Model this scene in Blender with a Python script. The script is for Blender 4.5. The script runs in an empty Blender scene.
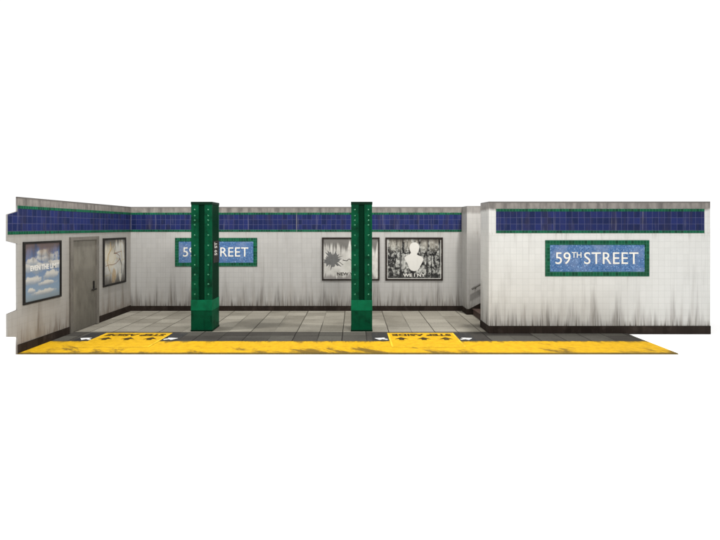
import bpy, bmesh, math, random
from mathutils import Vector
random.seed(7)
S = bpy.context.scene
COL = S.collection

# ------------------------------------------------------------------ camera, world, lamps, exposure
EYE = 2.266                       # eye height in metres; level view, shifted lens
cam_d = bpy.data.cameras.new('camera')
cam = bpy.data.objects.new('camera', cam_d); COL.objects.link(cam)
cam.location = (0, 0, EYE); cam.rotation_euler = (math.radians(90), 0, 0)
cam_d.sensor_width = 36; cam_d.lens = 24.0            # 480 px of 720
cam_d.shift_x = 6.0/720; cam_d.shift_y = -43.36/720
cam_d.clip_start = 0.05; cam_d.clip_end = 2000
S.camera = cam

W = bpy.data.worlds.new('World'); S.world = W; W.use_nodes = True
wb = W.node_tree.nodes['Background']
wb.inputs['Color'].default_value = (1, 1, 1, 1); wb.inputs['Strength'].default_value = 1.08   # white studio surround

def area(name, loc, target, size, power, col=(1, 0.985, 0.955)):
    d = bpy.data.lights.new(name, 'AREA'); d.shape = 'DISK'; d.size = size; d.energy = power; d.color = col
    o = bpy.data.objects.new(name, d); COL.objects.link(o); o.location = loc
    o.rotation_euler = (Vector(target)-Vector(loc)).to_track_quat('-Z', 'Y').to_euler()
    return o
area('area_lamp', (-5.0, 9.7, 6.6), (-4.0, 10.7, 0), 0.45, 430)
area('area_lamp', (3.45, 10.4, 7.0), (2.0, 10.8, 0), 0.45, 560)
area('area_lamp', (3.2, 1.2, 7.8), (0.8, 9.6, 0.0), 2.5, 720)  # added fill out of view, whitens the ground and brightens the set from the front
area('area_lamp', (-11.5, 6.0, 6.0), (-8.6, 9.5, 0), 2.0, 320)  # added unseen fill that brightens the ground left of the end wall

S.view_settings.view_transform = 'Standard'; S.view_settings.look = 'None'
S.view_settings.exposure = 0; S.view_settings.gamma = 1

# ------------------------------------------------------------------ layout (metres)
H = 2.8
XL, XR = -6.006, 5.787            # platform left edge / right edge
YF, YB = 8.566, 12.911            # platform front edge / back wall face
Y_YEL, Y_DARK = 9.485, 10.318     # rear edge of yellow strip / of dark paving
FX0, FX1, FY0, FY1 = 2.862, 7.562, 10.190, 10.856     # sign wall block
NX, NY = 2.906, 12.353            # stair wall face
GZ = -0.016                       # backdrop floor

# ------------------------------------------------------------------ node helpers
class NT:
    def __init__(s, name):
        m = bpy.data.materials.new(name); m.use_nodes = True
        s.m = m; s.t = m.node_tree; s.b = s.t.nodes['Principled BSDF']; s._uv = None
    def n(s, typ, ins=None, **props):
        nd = s.t.nodes.new(typ)
        for k, v in props.items(): setattr(nd, k, v)
        for k, v in (ins or {}).items(): s.put(nd.inputs[k], v)
        return nd
    def put(s, sock, v):
        if isinstance(v, bpy.types.NodeSocket): s.t.links.new(v, sock)
        elif isinstance(v, tuple) and len(v) == 3 and sock.type == 'RGBA': sock.default_value = (*v, 1)
        else: sock.default_value = v
    def f(s, op, a, b=0.0, c=0.0, clamp=False):
        nd = s.n('ShaderNodeMath', {0: a, 1: b, 2: c}, operation=op); nd.use_clamp = clamp
        return nd.outputs[0]
    def mix(s, fac, a, b, mode='MIX'):
        nd = s.n('ShaderNodeMix', data_type='RGBA', blend_type=mode)
        s.put(nd.inputs[0], fac); s.put(nd.inputs[6], a); s.put(nd.inputs[7], b)
        return nd.outputs[2]
    def uv(s):
        if s._uv is None:
            u = s.n('ShaderNodeUVMap', uv_map='UVMap').outputs[0]
            sp = s.n('ShaderNodeSeparateXYZ', {0: u})
            s._uv = (u, sp.outputs[0], sp.outputs[1])
        return s._uv
    def vec(s, x, y, z=0.0): return s.n('ShaderNodeCombineXYZ', {0: x, 1: y, 2: z}).outputs[0]
    def noise(s, vec, scale=1.0, detail=3.0, rough=0.55, dist=0.0):
        return s.n('ShaderNodeTexNoise', {'Vector': vec, 'Scale': scale, 'Detail': detail, 'Roughness': rough, 'Distortion': dist}).outputs[0]
    def ss(s, v, a, b):                      # smooth 0..1 from a to b
        return s.n('ShaderNodeMapRange', {0: v, 1: a, 2: b, 3: 0.0, 4: 1.0}, interpolation_type='SMOOTHSTEP').outputs[0]
    def brick(s, vec, w, h, mortar, c1, c2, cm, smooth=0.1, bias=0.0):
        return s.n('ShaderNodeTexBrick', {'Vector': vec, 'Scale': 1.0, 'Brick Width': w, 'Row Height': h, 'Mortar Size': mortar,
                   'Mortar Smooth': smooth, 'Bias': bias, 'Color1': c1, 'Color2': c2, 'Mortar': cm}, offset=0.0, squash=1.0)
    def bump(s, h, strength=0.3, dist=0.004, normal=None):
        ins = {'Height': h, 'Strength': strength, 'Distance': dist}
        if normal is not None: ins['Normal'] = normal
        return s.n('ShaderNodeBump', ins).outputs[0]
    def out(s, color=None, rough=None, normal=None, spec=None, metal=None):
        for k, v in (('Base Color', color), ('Roughness', rough), ('Normal', normal), ('Specular IOR Level', spec), ('Metallic', metal)):
            if v is not None: s.put(s.b.inputs[k], v)
        return s.m

def mat_tiles(name, base, streak=1.0, warm=0.0, top=0.8, seed=0.0, haze=0.0):
    """white glazed wall tiles with grey grime at the top and streaks rising from the base"""
    g = NT(name); uv, u, v = g.uv()
    b = g.brick(g.vec(g.f('ADD', u, 20.0), g.f('ADD', v, 0.017)), 0.131, 0.131, 0.0032, base, tuple(c*0.955 for c in base), tuple(c*0.80 for c in base), 0.4)
    col = b.outputs[0]
    cloud = g.noise(g.vec(u, v, seed), 1.1, 4)
    col = g.mix(g.f('MULTIPLY', g.ss(cloud, 0.45, 0.72), 0.22), col, tuple(c*0.70 for c in base))
    # fine vertical wash marks
    wash = g.noise(g.vec(g.f('MULTIPLY', u, 9.0), g.f('MULTIPLY', v, 0.55), seed+3), 1.0, 4, 0.6)
    grim = (0.115, 0.10+0.0*warm, 0.088-0.02*warm)
    col = g.mix(g.f('MULTIPLY', g.ss(wash, 0.50, 0.75), 0.16+haze), col, grim)
    # plume of soot above the baseboard
    h1 = g.noise(g.vec(g.f('MULTIPLY', u, 4.2), seed+11.0), 1.0, 2.2, 0.55)
    ln = g.f('ADD', 0.16, g.f('MULTIPLY', g.f('MAXIMUM', g.f('SUBTRACT', h1, 0.46), 0.0), 5.2))
    q = g.f('SUBTRACT', 1.0, g.f('DIVIDE', g.f('SUBTRACT', v, 0.15), ln), clamp=True)
    fine = g.noise(g.vec(g.f('MULTIPLY', u, 26.0), g.f('MULTIPLY', v, 1.0), seed+5), 1.0, 3.0, 0.6)
    q = g.f('MULTIPLY', g.f('POWER', q, 1.6), g.f('ADD', 0.26, g.f('MULTIPLY', g.ss(fine, 0.42, 0.66), 0.74)))
    q = g.f('MULTIPLY', q, streak, clamp=True)
    stain = tuple(a*(1-warm)+b_*warm for a, b_ in zip((0.036, 0.031, 0.028), (0.085, 0.06, 0.040)))
    col = g.mix(q, col, stain)
    # wide rising damp
    damp = g.f('MULTIPLY', g.f('SUBTRACT', 1.0, g.ss(g.f('ADD', v, g.f('MULTIPLY', cloud, 0.6)), 0.35, 1.25)), g.f('ADD', 0.20*streak, g.f('MULTIPLY', g.ss(wash, 0.42, 0.66), 0.26*streak)))
    col = g.mix(damp, col, (0.21, 0.19, 0.165))
    # sooty top course, running down
    run = g.f('MULTIPLY', g.noise(g.vec(g.f('MULTIPLY', u, 4.0), seed+8.0), 1.0, 3, 0.65), 0.16)
    t = g.ss(g.f('ADD', v, run), 2.66, 2.74)
    tv = g.noise(g.vec(g.f('MULTIPLY', u, 7.0), g.f('MULTIPLY', v, 1.5), seed+1), 1.0, 4, 0.6)
    col = g.mix(g.f('MULTIPLY', t, top), col, g.mix(g.ss(tv, 0.35, 0.7), g.mix(g.ss(v, 2.745, 2.80), (0.165, 0.15, 0.135), (0.045, 0.038, 0.034)), (0.06, 0.053, 0.048)))
    # a few long drips below the blue band
    d1 = g.noise(g.vec(g.f('MULTIPLY', u, 3.7), seed+21.0), 1.0, 2.0, 0.6)
    dl = g.f('MULTIPLY', g.f('MAXIMUM', g.f('SUBTRACT', d1, 0.52), 0.0), 4.5)
    dq = g.f('SUBTRACT', 1.0, g.f('DIVIDE', g.f('SUBTRACT', 2.14, v), g.f('ADD', dl, 0.01)), clamp=True)
    dq = g.f('MULTIPLY', dq, g.f('MULTIPLY', g.ss(fine, 0.42, 0.6), g.f('LESS_THAN', v, 2.14)))
    col = g.mix(g.f('MULTIPLY', dq, 0.38), col, (0.17, 0.15, 0.13))
    nrm = g.bump(g.f('SUBTRACT', 1.0, b.outputs[1]), 0.35, 0.002)
    return g.out(col, g.f('ADD', 0.36, g.f('MULTIPLY', q, 0.4)), nrm, 0.2)

def mat_band(name='blue_tile'):
    g = NT(name); uv, u, v = g.uv()
    p = g.vec(g.f('ADD', u, 20.0), g.f('ADD', v, -2.1822+1.35))
    b = g.brick(p, 0.131, 0.1353, 0.0035, (0.006, 0.011, 0.046), (0.011, 0.017, 0.080), (0.060, 0.064, 0.125), 0.3)
    w = g.noise(g.vec(g.f('MULTIPLY', u, 5.0), g.f('MULTIPLY', v, 0.8), 2.0), 1.0, 4, 0.6)
    c = g.mix(g.f('MULTIPLY', g.ss(w, 0.46, 0.68), 0.45), b.outputs[0], (0.026, 0.022, 0.032))
    w2 = g.noise(g.vec(g.f('MULTIPLY', u, 11.0), g.f('MULTIPLY', v, 0.7), 5.0), 1.0, 3, 0.6)
    c = g.mix(g.f('MULTIPLY', g.ss(w2, 0.58, 0.74), 0.22), c, (0.20, 0.19, 0.22))
    return g.out(c, 0.45, g.bump(g.f('SUBTRACT', 1.0, b.outputs[1]), 0.4, 0.002), 0.08)

def mat_green_tile(name='green_tile'):
    g = NT(name); uv, u, v = g.uv()
    b = g.brick(g.vec(g.f('ADD', u, 20.0), g.f('ADD', v, 5.0)), 0.066, 0.075, 0.0030, (0.002, 0.034, 0.017), (0.004, 0.075, 0.036), (0.035, 0.13, 0.08), 0.3)
    w = g.noise(g.vec(g.f('MULTIPLY', u, 4.0), v, 2.0), 1.0, 4, 0.6)
    c = g.mix(g.f('MULTIPLY', g.ss(w, 0.5, 0.7), 0.5), b.outputs[0], (0.012, 0.04, 0.022))
    return g.out(c, 0.45, g.bump(g.f('SUBTRACT', 1.0, b.outputs[1]), 0.4, 0.002), 0.08)

def mat_mosaic(name='blue_mosaic'):
    g = NT(name); uv, u, v = g.uv()
    vo = g.n('ShaderNodeTexVoronoi', {'Vector': g.vec(u, v), 'Scale': 46.0, 'Randomness': 0.45}, voronoi_dimensions='2D', distance='CHEBYCHEV')
    sp = g.n('ShaderNodeSeparateColor', {0: vo.outputs['Color']})
    c = g.mix(sp.outputs[0], (0.022, 0.068, 0.175), (0.052, 0.125, 0.265))
    c = g.mix(g.ss(sp.outputs[1], 0.82, 1.0), c, (0.13, 0.23, 0.40))
    cl = g.noise(g.vec(u, v), 2.2, 3)
    c = g.mix(g.f('MULTIPLY', g.ss(cl, 0.46, 0.68), 0.45), c, (0.18, 0.22, 0.33))
    c = g.mix(g.ss(vo.outputs['Distance'], 0.42, 0.58), c, (0.12, 0.16, 0.24))
    return g.out(c, 0.4, g.bump(vo.outputs['Distance'], 0.25, 0.002), 0.12)

def mat_baseboard(name='baseboard_tile'):
    g = NT(name); uv, u, v = g.uv()
    b = g.brick(g.vec(g.f('ADD', u, 20.0), g.f('ADD', v, 0.15)), 0.15, 0.15, 0.003, (0.013, 0.009, 0.007), (0.021, 0.015, 0.012), (0.010, 0.008, 0.007), 0.4)
    n = g.noise(g.vec(g.f('MULTIPLY', u, 6.0), g.f('MULTIPLY', v, 4.0)), 1.0, 4)
    c = g.mix(g.f('MULTIPLY', g.ss(n, 0.5, 0.75), 0.30), b.outputs[0], (0.06, 0.047, 0.04))
    return g.out(c, 0.6, None, 0.06)

def mat_paving(name, c1, c2, joint, grime, phase):
    g = NT(name); uv, u, v = g.uv()
    wob = g.noise(uv, 3.0, 2)
    pu = g.f('ADD', g.f('ADD', u, 20.0+phase), g.f('MULTIPLY', g.f('SUBTRACT', wob, 0.5), 0.012))
    b = g.brick(g.vec(pu, g.f('ADD', v, 0.40)), 0.495, 0.45, 0.011, c1, c2, joint, 0.25)
    big = g.noise(g.vec(g.f('MULTIPLY', u, 0.9), g.f('MULTIPLY', v, 0.9), 4.0), 1.0, 5, 0.6)
    fine = g.noise(uv, 24.0, 5, 0.65)
    c = g.mix(g.f('MULTIPLY', g.ss(big, 0.45, 0.70), 0.5), b.outputs[0], grime)
    c = g.mix(g.f('MULTIPLY', g.ss(fine, 0.40, 0.70), 0.28), c, grime)
    # some joints are packed with pale dust and nearly vanish
    dust = g.noise(g.vec(g.f('MULTIPLY', u, 1.3), g.f('MULTIPLY', v, 0.35), 9.0), 1.0, 2)
    big_j = g.brick(g.vec(pu, g.f('ADD', v, 400.0)), 0.99, 1000.0, 0.016, c1, c1, joint, 0.3).outputs[1]
    keep = g.f('MULTIPLY', b.outputs[1], g.f('SUBTRACT', 1.0, big_j))
    c = g.mix(g.f('MULTIPLY', keep, g.f('ADD', 0.12, g.f('MULTIPLY', g.ss(dust, 0.45, 0.58), 0.60))), c, tuple(x*0.78 for x in c1))
    nrm = g.bump(g.f('SUBTRACT', g.f('MULTIPLY', fine, 0.4), b.outputs[1]), 0.4, 0.004)
    return g.out(c, 0.8, nrm, 0.08)

def mat_yellow(name='yellow_paint', seed=0.0, amount=1.0):
    g = NT(name); uv, u, v = g.uv()
    n = g.noise(uv, 9.0, 5, 0.65)
    c = g.mix(g.ss(n, 0.35, 0.7), (0.46, 0.268, 0.008), (0.36, 0.205, 0.006))
    sk = g.noise(g.vec(g.f('ADD', g.f('MULTIPLY', u, 1.2), g.f('MULTIPLY', v, 1.0)), g.f('MULTIPLY', v, 0.8), seed), 1.5, 6, 0.70, 0.25)
    front = g.f('SUBTRACT', 1.0, g.ss(v, YF-0.05, YF+0.75))
    th = g.f('SUBTRACT', 0.61, g.f('MULTIPLY', front, 0.16))
    d = g.f('MULTIPLY', g.ss(g.f('SUBTRACT', sk, th), 0.0, 0.13), 0.85*amount)
    c = g.mix(d, c, (0.075, 0.048, 0.014))
    edge = g.f('SUBTRACT', 1.0, g.ss(v, YF, YF+0.10))
    c = g.mix(g.f('MULTIPLY', edge, 0.9), c, (0.06, 0.045, 0.012))
    rag = g.noise(g.vec(g.f('MULTIPLY', u, 5.0), g.f('MULTIPLY', v, 1.2), 3.0), 1.0, 4, 0.7)
    if seed == 0.0:                                   # ragged dirt along the rear edge of the strip
        rear = g.ss(g.f('ADD', v, g.f('MULTIPLY', g.f('SUBTRACT', rag, 0.5), 0.7)), Y_YEL-0.12, Y_YEL+0.04)
        c = g.mix(g.f('MULTIPLY', rear, 0.75), c, (0.055, 0.04, 0.016))
    return g.out(c, 0.6, g.bump(n, 0.15, 0.003), 0.06)

def mat_paint(name, col, rough=0.45, spec=0.3, wear=0.25, dark=None, scale=3.0, metal=0.0):
    g = NT(name); uv, u, v = g.uv()
    n = g.noise(uv, scale, 5, 0.62); s = g.noise(g.vec(g.f('MULTIPLY', u, 14.0), g.f('MULTIPLY', v, 1.2)), 1.0, 4, 0.6)
    dk = dark or tuple(c*0.45 for c in col)
    c = g.mix(g.f('MULTIPLY', g.ss(n, 0.42, 0.72), wear), col, dk)
    c = g.mix(g.f('MULTIPLY', g.ss(s, 0.50, 0.74), wear*0.9), c, dk)
    return g.out(c, rough, g.bump(n, 0.08, 0.003), spec, metal)

def ell(g, u, v, cx, cy, rx, ry, wob, amt):
    a = g.f('DIVIDE', g.f('SUBTRACT', u, cx), rx); b = g.f('DIVIDE', g.f('SUBTRACT', v, cy), ry)
    d = g.f('SQRT', g.f('ADD', g.f('MULTIPLY', a, a), g.f('MULTIPLY', b, b)))
    return g.f('SUBTRACT', 1.0, g.ss(g.f('ADD', d, g.f('MULTIPLY', wob, amt)), 0.72, 1.15))

def drips(g, c, u, v, col, top, length, amt, seed=0.0, su=9.0, vs=1.6, soft=0.85):
    h = g.noise(g.vec(g.f('MULTIPLY', u, su), g.f('MULTIPLY', v, vs), seed), 1.0, 4, 0.7)
    ln = g.f('ADD', 0.05, g.f('MULTIPLY', g.f('MAXIMUM', g.f('SUBTRACT', h, 0.36), 0.0), length))
    q = g.f('SUBTRACT', 1.0, g.f('DIVIDE', g.f('SUBTRACT', top, v), ln), clamp=True)
    return g.mix(g.f('MULTIPLY', g.ss(q, 0.0, soft), amt), c, col)

def mat_sky_poster():
    g = NT('sky_poster_print'); uv, u, v = g.uv()      # u across 0..1, v up 0..1
    wob = g.f('SUBTRACT', g.noise(g.vec(u, v), 7.0, 6, 0.65), 0.5)
    c = g.mix(g.ss(v, 0.0, 1.0), (0.135, 0.185, 0.235), (0.055, 0.085, 0.175))
    lit = g.noise(g.vec(u, v, 4.0), 9.0, 5, 0.6)
    for (cx, cy, rx, ry) in ((0.30, 0.58, 0.36, 0.10), (0.24, 0.67, 0.16, 0.07), (0.60, 0.72, 0.34, 0.10), (0.52, 0.80, 0.2, 0.07), (0.86, 0.60, 0.26, 0.075),
                             (0.22, 0.36, 0.26, 0.07), (0.74, 0.42, 0.22, 0.075), (0.62, 0.29, 0.24, 0.045), (0.22, 0.20, 0.10, 0.045), (0.55, 0.14, 0.3, 0.05)):
        m = ell(g, u, v, cx, cy, rx, ry, wob, 2.3)
        body = g.mix(g.ss(g.f('ADD', g.f('DIVIDE', g.f('SUBTRACT', v, cy), ry), g.f('MULTIPLY', lit, 0.9)), -0.4, 1.0), (0.14, 0.165, 0.195), (0.35, 0.335, 0.30))
        c = g.mix(g.f('MULTIPLY', m, 0.9), c, body)
    c = g.mix(g.f('MULTIPLY', g.f('SUBTRACT', 1.0, g.ss(v, 0.02, 0.2)), 0.6), c, (0.12, 0.13, 0.12))
    c = drips(g, c, u, v, (0.045, 0.04, 0.045), 1.0, 2.0, 0.72, 2.0, 7.0, 0.8)
    c = drips(g, c, u, v, (0.17, 0.10, 0.045), 1.0, 1.5, 0.38, 9.0, 5.0, 0.6)
    return g.out(c, 0.42, None, 0.2)

def mat_map_poster():
    g = NT('map_poster_print'); uv, u, v = g.uv()
    n = g.noise(uv, 3.0, 5, 0.6)
    c = g.mix(g.ss(n, 0.35, 0.7), (0.38, 0.375, 0.345), (0.27, 0.26, 0.235))
    vo = g.n('ShaderNodeTexVoronoi', {'Vector': uv, 'Scale': 3.2}, feature='DISTANCE_TO_EDGE')
    c = g.mix(g.f('MULTIPLY', g.f('SUBTRACT', 1.0, g.ss(vo.outputs[0], 0.012, 0.05)), 0.5), c, (0.30, 0.24, 0.13))
    c = g.mix(g.f('MULTIPLY', ell(g, u, v, 0.30, 0.64, 0.28, 0.28, g.f('SUBTRACT', n, 0.5), 2.0), 0.35), c, (0.40, 0.33, 0.20))
    c = g.mix(g.f('MULTIPLY', ell(g, u, v, 0.46, 0.17, 0.10, 0.17, g.f('SUBTRACT', n, 0.5), 2.0), 0.65), c, (0.22, 0.13, 0.03))
    c = drips(g, c, u, v, (0.05, 0.045, 0.04), 1.0, 1.3, 0.85, 5.0, 9.0, 0.6)
    c = drips(g, c, u, g.f('SUBTRACT', 1.0, v), (0.035, 0.03, 0.026), 1.0, 1.7, 0.9, 15.0, 9.0, 0.5)
    sd = g.f('ADD', g.f('ABSOLUTE', g.f('SUBTRACT', u, 0.5)), g.f('MULTIPLY', g.f('SUBTRACT', n, 0.5), 0.25))
    c = g.mix(g.f('MULTIPLY', g.ss(sd, 0.36, 0.47), 0.6), c, (0.07, 0.062, 0.055))
    return g.out(c, 0.42, None, 0.2)

def mat_burst_poster():
    g = NT('pale_poster_print'); uv, u, v = g.uv()
    n = g.noise(uv, 4.0, 5, 0.6)
    c = g.mix(g.ss(n, 0.35, 0.7), (0.46, 0.45, 0.42), (0.31, 0.30, 0.275))
    c = drips(g, c, u, v, (0.085, 0.08, 0.074), 1.0, 1.9, 0.9, 3.0, 11.0, 0.15, 0.5)
    c = drips(g, c, u, g.f('SUBTRACT', 1.0, v), (0.13, 0.12, 0.115), 1.0, 0.9, 0.8, 8.0, 12.0, 0.2, 0.6)
    c = g.mix(g.f('MULTIPLY', ell(g, u, v, 0.50, 0.34, 0.13, 0.16, g.f('SUBTRACT', n, 0.5), 1.0), 0.4), c, (0.33, 0.33, 0.29))
    return g.out(c, 0.45, None, 0.2)

def mat_city_poster():
    g = NT('city_poster_print'); uv, u, v = g.uv()
    n = g.noise(g.vec(g.f('MULTIPLY', u, 15.0), g.f('MULTIPLY', v, 7.0)), 1.0, 6, 0.7)
    n2 = g.noise(g.vec(g.f('MULTIPLY', u, 24.0), g.f('MULTIPLY', v, 13.0), 4.0), 1.0, 4, 0.7)
    n3 = g.noise(g.vec(g.f('MULTIPLY', u, 5.0), g.f('MULTIPLY', v, 3.5), 7.0), 1.0, 3, 0.6)
    k = g.f('ADD', g.f('ADD', g.f('MULTIPLY', n, 0.30), g.f('MULTIPLY', n2, 0.36)), g.f('MULTIPLY', n3, 0.34))
    c = g.mix(g.ss(k, 0.465, 0.565), (0.003, 0.003, 0.003), (0.34, 0.34, 0.315))
    cols = g.noise(g.vec(g.f('MULTIPLY', u, 11.0), 1.0), 1.0, 2, 0.5)
    c = g.mix(g.f('MULTIPLY', g.ss(cols, 0.53, 0.62), g.f('MULTIPLY', g.ss(v, 0.2, 0.4), 0.75)), c, (0.010, 0.010, 0.010))
    for (a, w_) in ((0.265, 0.020), (0.725, 0.018), (0.09, 0.012), (0.80, 0.010)):      # dark pillars
        pl = g.f('SUBTRACT', 1.0, g.ss(g.f('ADD', g.f('ABSOLUTE', g.f('SUBTRACT', u, a)), g.f('MULTIPLY', g.f('SUBTRACT', n2, 0.5), 0.05)), w_*0.5, w_*1.5))
        c = g.mix(g.f('MULTIPLY', pl, 0.85), c, (0.008, 0.008, 0.008))
    sky = g.f('MULTIPLY', g.ss(v, 0.62, 0.85), g.f('SUBTRACT', 1.0, g.ss(cols, 0.48, 0.56)))
    c = g.mix(g.f('MULTIPLY', sky, 0.75), c, (0.25, 0.235, 0.20))
    c = g.mix(g.f('MULTIPLY', g.f('SUBTRACT', 1.0, g.ss(g.f('ADD', v, g.f('MULTIPLY', n, 0.2)), 0.12, 0.36)), 0.8), c, (0.010, 0.010, 0.010))
    c = drips(g, c, u, v, (0.035, 0.028, 0.022), 1.0, 0.7, 0.85, 6.0, 9.0)
    return g.out(c, 0.42, None, 0.2)

def mat_door():
    g = NT('door_paint'); uv, u, v = g.uv()
    n = g.noise(g.vec(g.f('MULTIPLY', u, 2.0), g.f('MULTIPLY', v, 1.0)), 2.0, 5, 0.6)
    s = g.noise(g.vec(g.f('MULTIPLY', u, 10.0), g.f('MULTIPLY', v, 0.8)), 1.0, 4, 0.6)
    c = g.mix(g.ss(n, 0.4, 0.7), (0.135, 0.125, 0.104), (0.10, 0.092, 0.076))
    c = g.mix(g.f('MULTIPLY', g.ss(s, 0.5, 0.72), 0.4), c, (0.06, 0.053, 0.045))
    c = g.mix(g.f('MULTIPLY', g.f('SUBTRACT', 1.0, g.ss(v, 0.02, 0.55)), 0.35), c, (0.055, 0.048, 0.038))
    return g.out(c, 0.42, g.bump(n, 0.06, 0.004), 0.2)

def mat_ground():
    g = NT('white_backdrop'); geo = g.n('ShaderNodeNewGeometry').outputs['Position']
    n = g.noise(geo, 1.5, 4)
    return g.out(g.mix(n, (0.94, 0.94, 0.94), (0.93, 0.93, 0.93)), 0.9, None, 0.1)

M = {
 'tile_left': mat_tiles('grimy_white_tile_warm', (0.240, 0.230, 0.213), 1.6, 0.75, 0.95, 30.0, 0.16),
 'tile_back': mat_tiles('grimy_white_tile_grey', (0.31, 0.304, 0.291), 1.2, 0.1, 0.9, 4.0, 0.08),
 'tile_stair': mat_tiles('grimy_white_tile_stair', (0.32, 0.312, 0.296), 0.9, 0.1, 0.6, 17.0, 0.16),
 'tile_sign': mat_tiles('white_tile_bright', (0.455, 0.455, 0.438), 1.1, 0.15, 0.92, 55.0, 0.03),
 'band': mat_band(), 'green_tile': mat_green_tile(), 'mosaic': mat_mosaic(), 'base': mat_baseboard(),
 'paving': mat_paving('pale_paving', (0.235, 0.220, 0.184), (0.160, 0.148, 0.122), (0.030, 0.027, 0.021), (0.085, 0.076, 0.060), 0.04),
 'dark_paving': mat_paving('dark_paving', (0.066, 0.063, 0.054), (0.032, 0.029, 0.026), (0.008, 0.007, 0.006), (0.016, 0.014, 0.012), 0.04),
 'yellow': mat_yellow(), 'yellow_box': mat_yellow('yellow_marking_paint', 6.0, 0.9),
 'yellow_line': mat_paint('pale_yellow_line', (0.56, 0.35, 0.022), 0.6, 0.05, 0.7, (0.25, 0.14, 0.01)),
 'black_paint': mat_paint('black_floor_paint', (0.012, 0.012, 0.013), 0.6, 0.25, 0.5, (0.04, 0.038, 0.03)),
 'black_letter': mat_paint('worn_black_letter', (0.012, 0.009, 0.005), 0.6, 0.05, 0.35, (0.22, 0.13, 0.02), 30.0),
 'white_paint': mat_paint('white_floor_paint', (0.70, 0.70, 0.68), 0.6, 0.1, 0.7, (0.22, 0.21, 0.19), 14.0),
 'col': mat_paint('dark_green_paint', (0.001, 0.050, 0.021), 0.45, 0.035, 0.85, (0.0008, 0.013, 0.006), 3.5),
 'col_shade': mat_paint('shaded_green_paint', (0.001, 0.018, 0.008), 0.5, 0.015, 0.5, (0.001, 0.016, 0.007), 2.5),  # column green darkened for recess and side faces, shade put into the colour
 'col_light': mat_paint('collar_light_green', (0.002, 0.100, 0.043), 0.42, 0.035, 0.7, (0.002, 0.055, 0.024), 4.0),  # lighter green than the shaft, on the collar band
 'col_cap': mat_paint('blackened_green_paint', (0.001, 0.013, 0.006), 0.5, 0.05, 0.4),
 'rivet': mat_paint('rivet_green_paint', (0.006, 0.10, 0.045), 0.25, 0.5, 0.2),
 'black_metal': mat_paint('black_frame_metal', (0.012, 0.011, 0.010), 0.5, 0.08, 0.4, (0.03, 0.028, 0.025)),
 'brown_metal': mat_paint('dark_brown_frame', (0.015, 0.011, 0.009), 0.5, 0.08, 0.4),
 'door': mat_door(), 'door_frame': mat_paint('door_frame_paint', (0.115, 0.105, 0.09), 0.45, 0.3, 0.5),
 'steel': mat_paint('grey_steel', (0.16, 0.155, 0.145), 0.4, 0.4, 0.4, None, 3.0, 0.3),
 'letter': mat_paint('white_mosaic_letter', (0.56, 0.54, 0.49), 0.4, 0.3, 0.25, (0.5, 0.48, 0.42), 30.0),
 'ink_grey': mat_paint('grey_ink', (0.11, 0.11, 0.108), 0.5, 0.2, 0.5, (0.06, 0.06, 0.058), 8.0),
 'ink_black': mat_paint('black_ink', (0.030, 0.026, 0.022), 0.5, 0.2, 0.5, (0.10, 0.095, 0.085), 12.0),
 'ink_white': mat_paint('white_print', (0.45, 0.44, 0.41), 0.5, 0.2, 0.25, (0.38, 0.37, 0.34), 8.0),
 'ink_ochre': mat_paint('ochre_ink', (0.23, 0.15, 0.05), 0.5, 0.2, 0.3),
 'ink_red': mat_paint('russet_ink', (0.15, 0.08, 0.05), 0.5, 0.2, 0.3),
 'stair': mat_paint('brown_stair_stone', (0.050, 0.032, 0.026), 0.6, 0.2, 0.5, (0.022, 0.015, 0.012), 6.0),
 'sky_print': mat_sky_poster(), 'map_print': mat_map_poster(), 'burst_print': mat_burst_poster(), 'city_print': mat_city_poster(),
 'ground': mat_ground(),
}

# ------------------------------------------------------------------ object helpers (all shapes written in world metres)
def origin(o):
    p = Vector(o.location)
    while o.parent: o = o.parent; p = p + Vector(o.location)
    return p

def tag(o, label=None, cat=None, group=None, kind=None):
    if label: o['label'] = label
    if cat: o['category'] = cat
    if group: o['group'] = group
    if kind: o['kind'] = kind
    return o

def thing(name, loc, label, cat, group=None):
    o = bpy.data.objects.new(name, None); o.empty_display_size = 0.1
    COL.objects.link(o); o.location = loc
    return tag(o, label, cat, group, 'thing')

def uvs(bm, frame=None):
    """metres on the dominant plane; frame=(u0,u1,v0,v1) normalises to 0..1"""
    lay = bm.loops.layers.uv.get('UVMap') or bm.loops.layers.uv.new('UVMap'); bm.normal_update()
    for f in bm.faces:
        n = f.normal; a = max(range(3), key=lambda i: abs(n[i]))
        for l in f.loops:
            c = l.vert.co
            u, v = ((c.y, c.z), (c.x, c.z), (c.x, c.y))[a]
            if frame: u, v = (u-frame[0])/(frame[1]-frame[0]), (v-frame[2])/(frame[3]-frame[2])
            l[lay].uv = (u, v)

def obj(name, bm, m, parent=None, loc=None, frame=None, smooth=False):
    uvs(bm, frame)
    me = bpy.data.meshes.new(name); p = origin(parent) if parent else Vector(loc or (0, 0, 0))
    bmesh.ops.translate(bm, verts=bm.verts, vec=-p)
    if smooth:
        for f in bm.faces: f.smooth = True
    bm.to_mesh(me); bm.free(); me.materials.append(M[m])
    o = bpy.data.objects.new(name, me); COL.objects.link(o)
    if parent: o.parent = parent
    else: o.location = p
    return o

def box(bm, x0, x1, y0, y1, z0, z1, bev=0.0):
    r = bmesh.ops.create_cube(bm, size=1.0); vs = r['verts']
    for v in vs:
        v.co = Vector((x0+(v.co.x+0.5)*(x1-x0), y0+(v.co.y+0.5)*(y1-y0), z0+(v.co.z+0.5)*(z1-z0)))
    if bev:
        es = list({e for v in vs for e in v.link_edges})
        bmesh.ops.bevel(bm, geom=es, offset=bev, segments=2, profile=0.6, affect='EDGES')
    return bm

def B(*a, **k): return box(bmesh.new(), *a, **k)

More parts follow.
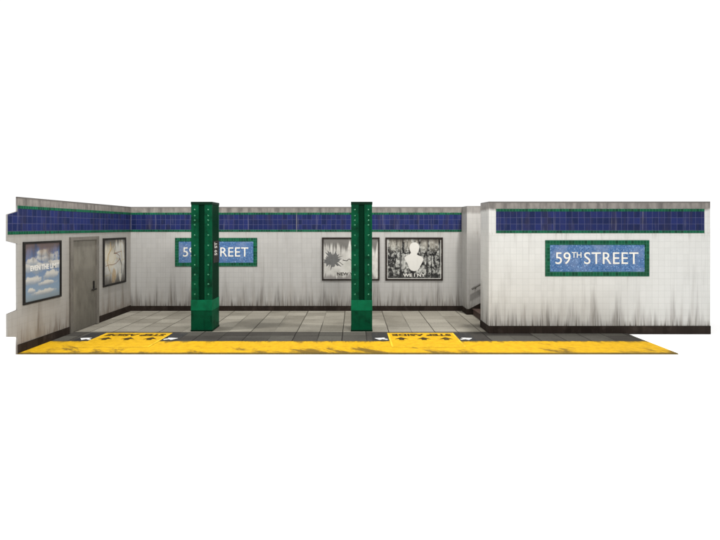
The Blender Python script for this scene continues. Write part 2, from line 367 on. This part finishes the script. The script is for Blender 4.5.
def prism(pts, axis, a0, a1, bm=None):
    """polygon pts in the two other axes (x: (y,z)  y: (x,z)  z: (x,y)), from a0 to a1 along axis"""
    bm = bm or bmesh.new()
    def P(p, a): return {'x': (a, p[0], p[1]), 'y': (p[0], a, p[1]), 'z': (p[0], p[1], a)}[axis]
    lo = [bm.verts.new(P(p, a0)) for p in pts]; hi = [bm.verts.new(P(p, a1)) for p in pts]
    bm.faces.new(lo); bm.faces.new(hi[::-1]); n = len(pts)
    for i in range(n): bm.faces.new((lo[i], hi[i], hi[(i+1) % n], lo[(i+1) % n]))
    bmesh.ops.recalc_face_normals(bm, faces=bm.faces)
    return bm

def tube(pts, r, seg=10, bm=None):
    bm = bm or bmesh.new(); rings = []
    pts = [Vector(p) for p in pts]
    for i, p in enumerate(pts):
        d = (pts[min(i+1, len(pts)-1)]-pts[max(i-1, 0)]).normalized()
        a = d.cross(Vector((0, 0, 1)));  a = a.normalized() if a.length > 1e-3 else Vector((1, 0, 0))
        b = d.cross(a).normalized()
        rings.append([bm.verts.new(p+a*r*math.cos(t)+b*r*math.sin(t)) for t in [2*math.pi*k/seg for k in range(seg)]])
    for q, w in zip(rings, rings[1:]):
        for k in range(seg): bm.faces.new((q[k], q[(k+1) % seg], w[(k+1) % seg], w[k]))
    bm.faces.new(rings[0][::-1]); bm.faces.new(rings[-1])
    bmesh.ops.recalc_face_normals(bm, faces=bm.faces)
    return bm

def text_bm(body, w, h, place, thick=0.003, weight=0.0, spacing=1.0):
    """flat letters w x h metres; place(x, y, d) maps letter plane + depth to the world"""
    c = bpy.data.curves.new('lettering', 'FONT'); c.body = body; c.size = 1.0; c.extrude = 0.5; c.offset = weight; c.resolution_u = 5
    c.space_character = spacing
    t = bpy.data.objects.new('lettering', c); COL.objects.link(t)
    dg = bpy.context.evaluated_depsgraph_get(); me = bpy.data.meshes.new_from_object(t.evaluated_get(dg))
    bpy.data.objects.remove(t); bpy.data.curves.remove(c)
    bm = bmesh.new(); bm.from_mesh(me); bpy.data.meshes.remove(me)
    xs = [v.co.x for v in bm.verts]; ys = [v.co.y for v in bm.verts]
    x0, x1, y0, y1 = min(xs), max(xs), min(ys), max(ys)
    for v in bm.verts:
        v.co = Vector(place((v.co.x-x0)/(x1-x0)*w, (v.co.y-y0)/(y1-y0)*h, (v.co.z+0.5)*thick))
    bmesh.ops.remove_doubles(bm, verts=bm.verts, dist=1e-6)
    bmesh.ops.recalc_face_normals(bm, faces=bm.faces)
    return bm

def join(*bms):
    out = bmesh.new()
    for b in bms:
        me = bpy.data.meshes.new('tmp'); b.to_mesh(me); b.free(); out.from_mesh(me); bpy.data.meshes.remove(me)
    return out

# ------------------------------------------------------------------ setting: backdrop floor and platform
bm = bmesh.new(); R = 900
bm.faces.new([bm.verts.new(p) for p in ((-R, -R, GZ), (R, -R, GZ), (R, R, GZ), (-R, R, GZ))])
tag(obj('ground', bm, 'ground'), 'seamless white studio surface under the platform', kind='structure')

pf = tag(obj('platform_floor', B(XL, XR, YF, YB, GZ+0.001, 0.0), 'paving', loc=(0, YF, 0)), 'pale concrete paved platform floor with a yellow edge', kind='structure')
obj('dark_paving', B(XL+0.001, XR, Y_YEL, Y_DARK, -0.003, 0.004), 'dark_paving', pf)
obj('yellow_edge', B(XL+0.001, XR+0.001, YF-0.002, Y_YEL, GZ+0.003, 0.0045), 'yellow', pf)

def marking(cx):
    x0, x1, y0, y1, z = cx-0.70, cx+0.70, 8.99, 10.19, 0.0085
    mk = obj('floor_marking', B(x0, x1, y0, y1, 0.001, z), 'yellow_box', pf)
    fr = bmesh.new()
    for a in ((x0, x0+0.035, y0, y1), (x1-0.035, x1, y0, y1)): box(fr, *a, z-0.002, z+0.002)
    box(fr, x0+0.0352, x1-0.0352, y0, y0+0.03, z-0.002, z+0.002); box(fr, x0+0.0352, x1-0.0352, y1-0.03, y1, z-0.002, z+0.002)
    obj('border_line', fr, 'yellow_line', mk)
    tx = text_bm('STEP ASIDE', 1.22, 0.185, lambda x, y, d: (cx+0.61-x, 10.09-y, z+d*1.0), 0.004, 0.04)
    obj('lettering', tx, 'black_letter', mk)
    for dx in (-0.45, 0.0, 0.45):                      # black arrows pointing away from the track
        a = cx+dx; s = 0.135
        pts = [(a-0.05, 9.56), (a+0.05, 9.56), (a+0.05, 9.645), (a+s, 9.63), (a, 9.785), (a-s, 9.63), (a-0.05, 9.645)]
        obj('arrow', prism(pts, 'z', z-0.002, z+0.004), 'black_letter', mk)
    for sd in (-1, 1):                                  # black squares with a white arrow on either side
        e = cx+sd*0.701; e2 = e+sd*0.33
        sq = obj('black_square', B(min(e, e2), max(e, e2), Y_YEL+0.002, 10.19, 0.001, 0.0075), 'black_paint', pf)
        f = lambda px, py: (cx+sd*(0.701+px), py)
        pts = [f(0.02, 9.625), f(0.05, 9.585), f(0.13, 9.635), f(0.19, 9.575), f(0.285, 9.71), f(0.07, 9.745), f(0.11, 9.685)]
        obj('white_arrow', prism(pts, 'z', 0.005, 0.0115), 'white_paint', sq)
marking(-4.548); marking(1.404)

# ------------------------------------------------------------------ walls
def band(parent, kind, a0, a1, face, tops=None):
    """blue tile band with green borders; kind 'y' lies on a wall facing the camera, 'x' on the left wall"""
    pr = 0.006
    if kind == 'y':
        b = obj('tile_band', B(a0, a1, face-pr, face+0.01, 2.182, 2.588), 'band', parent)
        obj('band_border', B(a0, a1, face-pr-0.002, face+0.01, 2.588, 2.643), 'green_tile', b)
        obj('band_border', B(a0, a1, face-pr-0.002, face+0.01, 2.127, 2.182), 'green_tile', b)
    return b

# end wall on the left: a card-thin wall with two locking tabs on its free edge
yt = 8.322
ew = thing('end_wall', (XL, YF, GZ), 'grimy tiled end wall with grey door and two tabs on its free edge', 'wall')
outl = [(YB, GZ), (YF, GZ), (YF, 0.293), (yt, 0.352), (yt, 0.751), (YF, 0.782), (YF, 1.963), (yt, 2.015), (yt, 2.476), (YF, 2.538), (YF, H), (YB, H)]
obj('wall_panel', prism(outl, 'x', XL-0.03, XL), 'tile_left', ew)
tb = obj('tile_band', prism([(YB-0.01, 2.182), (yt+0.001, 2.182), (yt+0.001, 2.474), (YF+0.001, 2.536), (YF+0.001, 2.588), (YB-0.01, 2.588)], 'x', XL-0.01, XL+0.006), 'band', ew)
obj('band_border', B(XL-0.01, XL+0.008, YF+0.001, YB-0.01, 2.588, 2.643), 'green_tile', tb)
obj('band_border', B(XL-0.01, XL+0.008, yt+0.001, YB-0.01, 2.127, 2.182), 'green_tile', tb)
D0, D1 = 10.119, 11.235
obj('baseboard', B(XL-0.01, XL+0.014, YF+0.002, D0-0.001, 0.0046, 0.155), 'base', ew)
obj('baseboard', B(XL-0.01, XL+0.014, D1+0.001, YB-0.016, 0.0046, 0.155), 'base', ew)
fr = bmesh.new()
box(fr, XL-0.01, XL+0.045, D0, D0+0.085, 0.005, 2.045, 0.006); box(fr, XL-0.01, XL+0.045, D1-0.10, D1, 0.005, 2.045, 0.006)
box(fr, XL-0.01, XL+0.0435, D0+0.08, D1-0.09, 1.965, 2.0435, 0.006)
obj('door_frame', fr, 'door_frame', ew)
dr = obj('door', B(XL-0.01, XL+0.012, D0+0.083, D1-0.098, 0.02, 1.967), 'door', ew)
hd = bmesh.new(); hy = 11.045
box(hd, XL+0.010, XL+0.026, hy-0.028, hy+0.032, 0.80, 1.02, 0.006)
tube([(XL+0.02, hy, 0.835), (XL+0.075, hy, 0.835)], 0.016, 10, hd)
tube([(XL+0.070, hy+0.01, 0.835), (XL+0.072, hy-0.17, 0.83)], 0.017, 10, hd)
obj('handle', hd, 'black_metal', dr)
for z in (0.3, 1.0, 1.7): obj('hinge', tube([(XL+0.018, D0+0.090, z-0.05), (XL+0.018, D0+0.090, z+0.05)], 0.010, 8), 'steel', dr)

# back wall
bw = thing('back_wall', (-1.5, YB, GZ), 'long grey-white tiled back wall with a continuous blue band', 'wall')
obj('wall_panel', B(XL+0.0005, NX-0.0005, YB, YB+0.09, GZ, H-0.002), 'tile_back', bw)
SEAM = -1.545
band(bw, 'y', XL+0.010, SEAM-0.006, YB); band(bw, 'y', SEAM+0.006, NX-0.012, YB)
obj('baseboard', B(XL+0.015, NX-0.016, YB-0.014, YB+0.01, 0.0006, 0.135), 'base', bw)

# stair wall: the return that runs back beside the stairs
sw = thing('stair_wall', (NX, NY, GZ), 'plain tiled wall beside the stairs, tucked behind the sign wall', 'wall')
obj('wall_block', B(NX, 7.3, NY, YB+0.09, GZ, H-0.001), 'tile_stair', sw)
obj('baseboard', B(NX-0.014, NX+0.01, NY-0.014, YB-0.015, 0.0006, 0.145), 'base', sw)
s0 = 0.52                                                 # slope of the stair
sk = [(NX-0.014, 0.0006), (7.3, 0.0006), (7.3, 0.145+s0*(7.3-3.02)), (3.02, 0.145), (NX-0.014, 0.145)]
sk = [(NX+0.011, 0.0006), (7.2, 0.0006), (7.2, 0.148+s0*(7.2-2.96)), (2.96, 0.148), (NX+0.011, 0.148)]
obj('skirting_board', prism(sk, 'y', NY-0.016, NY+0.01), 'base', sw)

# stairs rising to the right between stair wall and sign wall
st = thing('staircase', (3.05, 11.6, 0), 'dark brown staircase rising behind the sign wall', 'staircase')
for k in range(12):
    x = 3.06+0.30*k; z = 0.155*(k+1)
    b = B(x, x+0.30 if k < 11 else 7.2, FY1+0.01, NY-0.018, 0.0006 if k == 0 else z-0.154, z)
    box(b, x-0.02, x+0.06, FY1+0.011, NY-0.019, z-0.02, z+0.004, 0.004)
    obj('step', b, 'stair', st)

hr = thing('handrail', (3.1, NY, 0.7), 'dark metal handrail sloping up the wall by the stairs', 'handrail')
p0, sl = (3.01, 0.665), 0.56
obj('rail', tube([(p0[0], NY-0.07, p0[1]), (5.6, NY-0.07, p0[1]+sl*(5.6-p0[0]))], 0.026, 12), 'steel', hr, smooth=True)
for x in (3.12, 4.2, 5.3):
    z = p0[1]+sl*(x-p0[0])
    obj('bracket', tube([(x, NY+0.004, z-0.05), (x, NY-0.05, z-0.05), (x, NY-0.07, z-0.015)], 0.011, 8), 'steel', hr)

# sign wall: the block in front on the right
fw = thing('sign_wall', ((FX0+FX1)/2, FY0, GZ), 'bright white tiled wall block in front with a blue band stopping short of its ends', 'wall')
obj('wall_block', B(FX0, FX1, FY0, FY1, GZ+0.0005, H), 'tile_sign', fw)
band(fw, 'y', 3.015, 7.435, FY0)
bb = bmesh.new()
box(bb, FX0-0.012, FX1+0.004, FY0-0.013, FY0-0.0005, 0.0042, 0.160)
box(bb, FX0-0.012, FX0-0.0005, FY0, FY1, 0.0046, 0.160)
box(bb, XR+0.004, FX1+0.004, FY0-0.0125, FY0-0.0006, GZ+0.001, 0.0041)
obj('baseboard', bb, 'base', fw)

# ------------------------------------------------------------------ mosaic name signs
def name_sign(x0, face, z0, label):
    w, h, b = 2.207, 0.768, 0.100
    s = thing('mosaic_sign', (x0+w/2, face, z0), label, 'sign', 'blue mosaic station name signs')
    x1, z1 = x0+w, z0+h
    fr = bmesh.new(); f0, f1 = face-0.012, face+0.006
    box(fr, x0, x0+b, f0, f1, z0, z1); box(fr, x1-b, x1, f0, f1, z0, z1)
    box(fr, x0+b, x1-b, f0, f1, z0, z0+b); box(fr, x0+b, x1-b, f0, f1, z1-b, z1)
    obj('border', fr, 'green_tile', s)
    pn = obj('panel', B(x0+b, x1-b, face-0.009, face+0.006, z0+b, z1-b), 'mosaic', s)
    zb = z0+0.262; ch = 0.252
    pl = lambda xx, zz: (lambda x, y, d: (xx+x, face-0.0085-d, zz+y))
    obj('numerals', text_bm('59', 0.320, ch, pl(x0+0.215, zb), 0.006, 0.0), 'letter', pn)
    obj('superscript', text_bm('TH', 0.205, 0.118, pl(x0+0.560, zb+ch-0.118), 0.006, 0.004), 'letter', pn)
    obj('lettering', text_bm('STREET', 1.150, ch, pl(x0+0.823, zb), 0.006, 0.0, 1.06), 'letter', pn)
    return s
name_sign(4.057, FY0, 1.210, 'blue mosaic 59TH STREET sign, fully visible on the bright wall in front')
name_sign(-4.812, YB, 1.197, 'blue mosaic 59TH STREET sign on the back wall, half hidden by a green column')

# ------------------------------------------------------------------ posters
def frame_y(parent, x0, x1, z0, z1, face, b, m):
    bm = bmesh.new(); f0, f1 = face-0.028, face+0.004
    box(bm, x0, x0+b, f0, f1, z0, z1, 0.003); box(bm, x1-b, x1, f0, f1, z0, z1, 0.003)
    box(bm, x0+b-0.002, x1-b+0.002, f0+0.001, f1, z0+0.001, z0+b, 0.003); box(bm, x0+b-0.002, x1-b+0.002, f0+0.001, f1, z1-b, z1-0.001, 0.003)
    obj('frame', bm, m, parent)

PG = 'framed posters on the station walls'
# pale poster with a grey starburst
px0, px1, pz0, pz1 = -0.861, 0.686, 0.820, 1.977
p = thing('poster', ((px0+px1)/2, YB, pz0), 'pale framed poster with a grey splash shape, half behind a green column', 'poster', PG)
frame_y(p, px0, px1, pz0, pz1, YB, 0.038, 'brown_metal')
sh = obj('print', B(px0+0.036, px1-0.036, YB-0.008, YB+0.002, pz0+0.036, pz1-0.036), 'burst_print', p, frame=(px0, px1, pz0, pz1))
pw, ph = px1-px0, pz1-pz0
pts = []; rs = random.Random(3)
for k in range(46):
    a = 2*math.pi*(k+rs.uniform(-0.3, 0.3))/46; r = (0.235 if k % 2 else 0.17)*rs.uniform(0.72, 1.28)
    pts.append((max(px0+0.028*pw, px0+0.185*pw+r*1.05*math.cos(a)), pz0+0.48*ph+r*math.sin(a)))
sp = prism(pts, 'y', YB-0.0095, YB-0.006)
br = bmesh.new()
for (ax, az, bx, bz, w_) in ((0.36, 0.475, 0.43, 0.455, 0.020), (0.43, 0.455, 0.47, 0.50, 0.020), (0.47, 0.50, 0.53, 0.455, 0.017), (0.53, 0.455, 0.66, 0.465, 0.022), (0.30, 0.43, 0.37, 0.36, 0.014)):
    q0, q1 = Vector((px0+ax*pw, pz0+az*ph)), Vector((px0+bx*pw, pz0+bz*ph)); n = (q1-q0).normalized(); n = Vector((-n.y, n.x))*w_*0.6
    prism([tuple(q0-n), tuple(q1-n*0.6), tuple(q1+n*0.6), tuple(q0+n)], 'y', YB-0.0105-0.0002*len(br.faces)/6, YB-0.0062, br)
obj('splash_shape', sp, 'ink_grey', sh); obj('branch_shape', br, 'ink_black', sh)
obj('lettering', text_bm('NEW YORK', 0.72, 0.085, lambda x, y, d: (px0+0.26*pw+x, YB-0.0075-d, pz0+0.115*ph+y), 0.002, 0.035), 'ink_black', sh)

# dark city poster with a white bust
px0, px1, pz0, pz1 = 0.845, 2.388, 0.820, 1.977
p = thing('poster', ((px0+px1)/2, YB, pz0), 'dark city poster with a blank white bust silhouette, fully visible on the back wall', 'poster', PG)
frame_y(p, px0, px1, pz0, pz1, YB, 0.038, 'brown_metal')
sh = obj('print', B(px0+0.036, px1-0.036, YB-0.008, YB+0.002, pz0+0.036, pz1-0.036), 'city_print', p, frame=(px0, px1, pz0, pz1))
pw, ph = px1-px0, pz1-pz0
ln = bmesh.new()
for a in ((px0+0.05, px0+0.062, pz0+0.062, pz1-0.07), (px1-0.062, px1-0.05, pz0+0.062, pz1-0.07), (px0+0.05, px1-0.05, pz0+0.046, pz0+0.060)):
    box(ln, a[0], a[1], YB-0.0095, YB-0.007, a[2], a[3])
obj('border_line', ln, 'ink_white', sh)
C = lambda u, v: (px0+u*pw, pz0+(1-v)*ph)                  # u right, v down as read from the poster
bust = [(0.485, 0.115), (0.53, 0.115), (0.565, 0.145), (0.588, 0.20), (0.59, 0.25), (0.578, 0.31), (0.556, 0.36), (0.548, 0.395), (0.575, 0.42),
        (0.62, 0.44), (0.655, 0.475), (0.662, 0.52), (0.64, 0.585), (0.612, 0.65), (0.59, 0.72), (0.562, 0.765), (0.50, 0.785), (0.445, 0.765), (0.415, 0.72), (0.395, 0.63),
        (0.365, 0.565), (0.335, 0.50), (0.33, 0.465), (0.375, 0.42), (0.425, 0.39), (0.448, 0.365), (0.43, 0.31), (0.418, 0.25), (0.425, 0.19), (0.45, 0.14)]
obj('bust_silhouette', prism([C(*q) for q in bust], 'y', YB-0.0098, YB-0.006), 'ink_white', sh)
obj('lettering', text_bm('WE I NY', 0.60, 0.085, lambda x, y, d: (px0+0.305*pw+x, YB-0.0078-d, pz0+0.085*ph+y), 0.003, 0.03), 'ink_white', sh)

def frame_x(parent, y0, y1, z0, z1, b, m):
    bm = bmesh.new(); f0, f1 = XL-0.004, XL+0.030
    box(bm, f0, f1, y0, y0+b, z0, z1, 0.003); box(bm, f0, f1, y1-b, y1, z0, z1, 0.003)
    box(bm, f0, f1-0.001, y0+b-0.002, y1-b+0.002, z0+0.001, z0+b, 0.003); box(bm, f0, f1-0.001, y0+b-0.002, y1-b+0.002, z1-b, z1-0.001, 0.003)
    obj('frame', bm, m, parent)

# blue sky poster, nearest on the end wall
y0, y1, z0, z1 = 8.699, 9.819, 0.838, 1.987
p = thing('poster', (XL, (y0+y1)/2, z0), 'blue sky and clouds poster in a black frame, rust stained, left of the door', 'poster', PG)
frame_x(p, y0, y1, z0, z1, 0.040, 'black_metal')
sh = obj('print', B(XL-0.002, XL+0.008, y0+0.038, y1-0.038, z0+0.038, z1-0.038), 'sky_print', p, frame=(y0, y1, z0, z1))
obj('lettering', text_bm('EVEN THE LIMIT', 0.86, 0.100, lambda x, y, d: (XL+0.0075+d, y0+0.20+x, z0+0.60+y), 0.002, 0.03), 'ink_white', sh)

# map poster between door and corner
y0, y1, z0, z1 = 11.467, 12.600, 0.815, 1.985
p = thing('poster', (XL, (y0+y1)/2, z0), 'grey weathered map poster in a black frame between the door and the corner', 'poster', PG)
frame_x(p, y0, y1, z0, z1, 0.045, 'black_metal')
sh = obj('print', B(XL-0.002, XL+0.008, y0+0.043, y1-0.043, z0+0.043, z1-0.043), 'map_print', p, frame=(y0, y1, z0, z1))
def route(pts, w_, depth, m, nm):
    bm = bmesh.new()
    Q = [Vector((y0+a*(y1-y0), z0+b*(z1-z0))) for a, b in pts]
    for i, (q0, q1) in enumerate(zip(Q, Q[1:])):
        n = (q1-q0).normalized(); e = n*w_*0.4; n = Vector((-n.y, n.x))*w_*0.5
        prism([tuple(q0-n-e), tuple(q1-n+e), tuple(q1+n+e), tuple(q0+n-e)], 'x', XL+0.006, XL+0.009+depth+0.0002*i, bm)
    obj(nm, bm, m, sh)
route([(0.10, 0.42), (0.26, 0.44), (0.40, 0.43), (0.55, 0.45), (0.70, 0.52), (0.72, 0.60), (0.60, 0.66), (0.46, 0.67), (0.80, 0.70)], 0.013, 0.0, 'ink_red', 'route_line')
route([(0.28, 0.30), (0.18, 0.50), (0.22, 0.66), (0.34, 0.76), (0.30, 0.92)], 0.013, 0.003, 'ink_ochre', 'route_line')
route([(0.46, 0.67), (0.52, 0.80), (0.50, 0.92)], 0.014, 0.005, 'ink_grey', 'route_line')
route([(0.72, 0.55), (0.82, 0.40), (0.78, 0.22)], 0.014, 0.006, 'ink_grey', 'route_line')

# ------------------------------------------------------------------ riveted columns
RIV = [2.63, 2.50, 2.40, 2.30, 2.08, 1.855, 1.645, 1.435, 1.225, 1.02, 0.80]
def make_column(x0, label):
    w, d, y0 = 0.452, 0.54, 10.370
    c = thing('steel_column', (x0+w/2, y0+d/2, 0), label, 'column', 'green riveted steel columns')
    x1, y1 = x0+w, y0+d
    core = B(x0+0.02, x1-0.02, y0+0.045, y1-0.045, 0.0006, H-0.03)
    obj('web', core, 'col_shade', c)
    for (a, b) in ((x0, x0+0.165), (x1-0.165, x1)):           # angle irons down the front and back faces, folded round the sides
        f = B(a, b, y0, y0+0.046, 0.665, 2.745, 0.006)
        obj('flange', f, 'col', c)
        obj('flange', B(a, b, y1-0.046, y1, 0.665, 2.745, 0.006), 'col', c)
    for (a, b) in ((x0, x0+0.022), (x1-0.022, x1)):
        obj('side_plate', B(a, b, y0+0.044, y1-0.044, 0.665, 2.743), 'col_shade', c)
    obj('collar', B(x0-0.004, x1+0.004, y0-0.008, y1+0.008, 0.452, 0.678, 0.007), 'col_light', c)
    obj('plinth', B(x0-0.002, x1+0.002, y0-0.004, y1+0.004, 0.0008, 0.4515, 0.006), 'col', c)
    obj('foot', B(x0-0.008, x1+0.008, y0-0.010, y1+0.010, 0.0006, 0.035, 0.004), 'col_cap', c)
    obj('cap', B(x0-0.006, x1+0.006, y0-0.006, y1+0.006, 2.744, H+0.004, 0.005), 'col_cap', c)
    proto = None
    for xr in (x0+0.080, x1-0.080):
        for z in RIV:
            if proto is None:
                bm = bmesh.new(); bmesh.ops.create_uvsphere(bm, u_segments=12, v_segments=8, radius=0.021)
                for v in bm.verts: v.co = Vector((v.co.x, v.co.y*0.8, v.co.z))+origin(c)
                proto = obj('rivet', bm, 'rivet', c, smooth=True); r = proto
            else:
                r = proto.copy(); COL.objects.link(r); r.parent = c
            r.location = Vector((xr, y0, z))-origin(c)
    return c
make_column(-3.520, 'green riveted steel column with a black number plate, in front of the station sign')
make_column(-0.060, 'green riveted steel column without a plate, in front of the pale poster')

# black plate on the right side of the first column
pxr = -3.068
ps = thing('number_plate', (pxr, 10.70, 1.49), 'small black plate with white 59 ST on the side of a column', 'sign')
pb = obj('plate', B(pxr-0.004, pxr+0.008, 10.46, 10.90, 1.47, 1.95, 0.003), 'black_metal', ps)
obj('lettering', text_bm('59 ST', 0.29, 0.20, lambda x, y, d: (pxr+0.007+d, 10.73-y, 1.63+x), 0.003, 0.02), 'ink_white', ps)
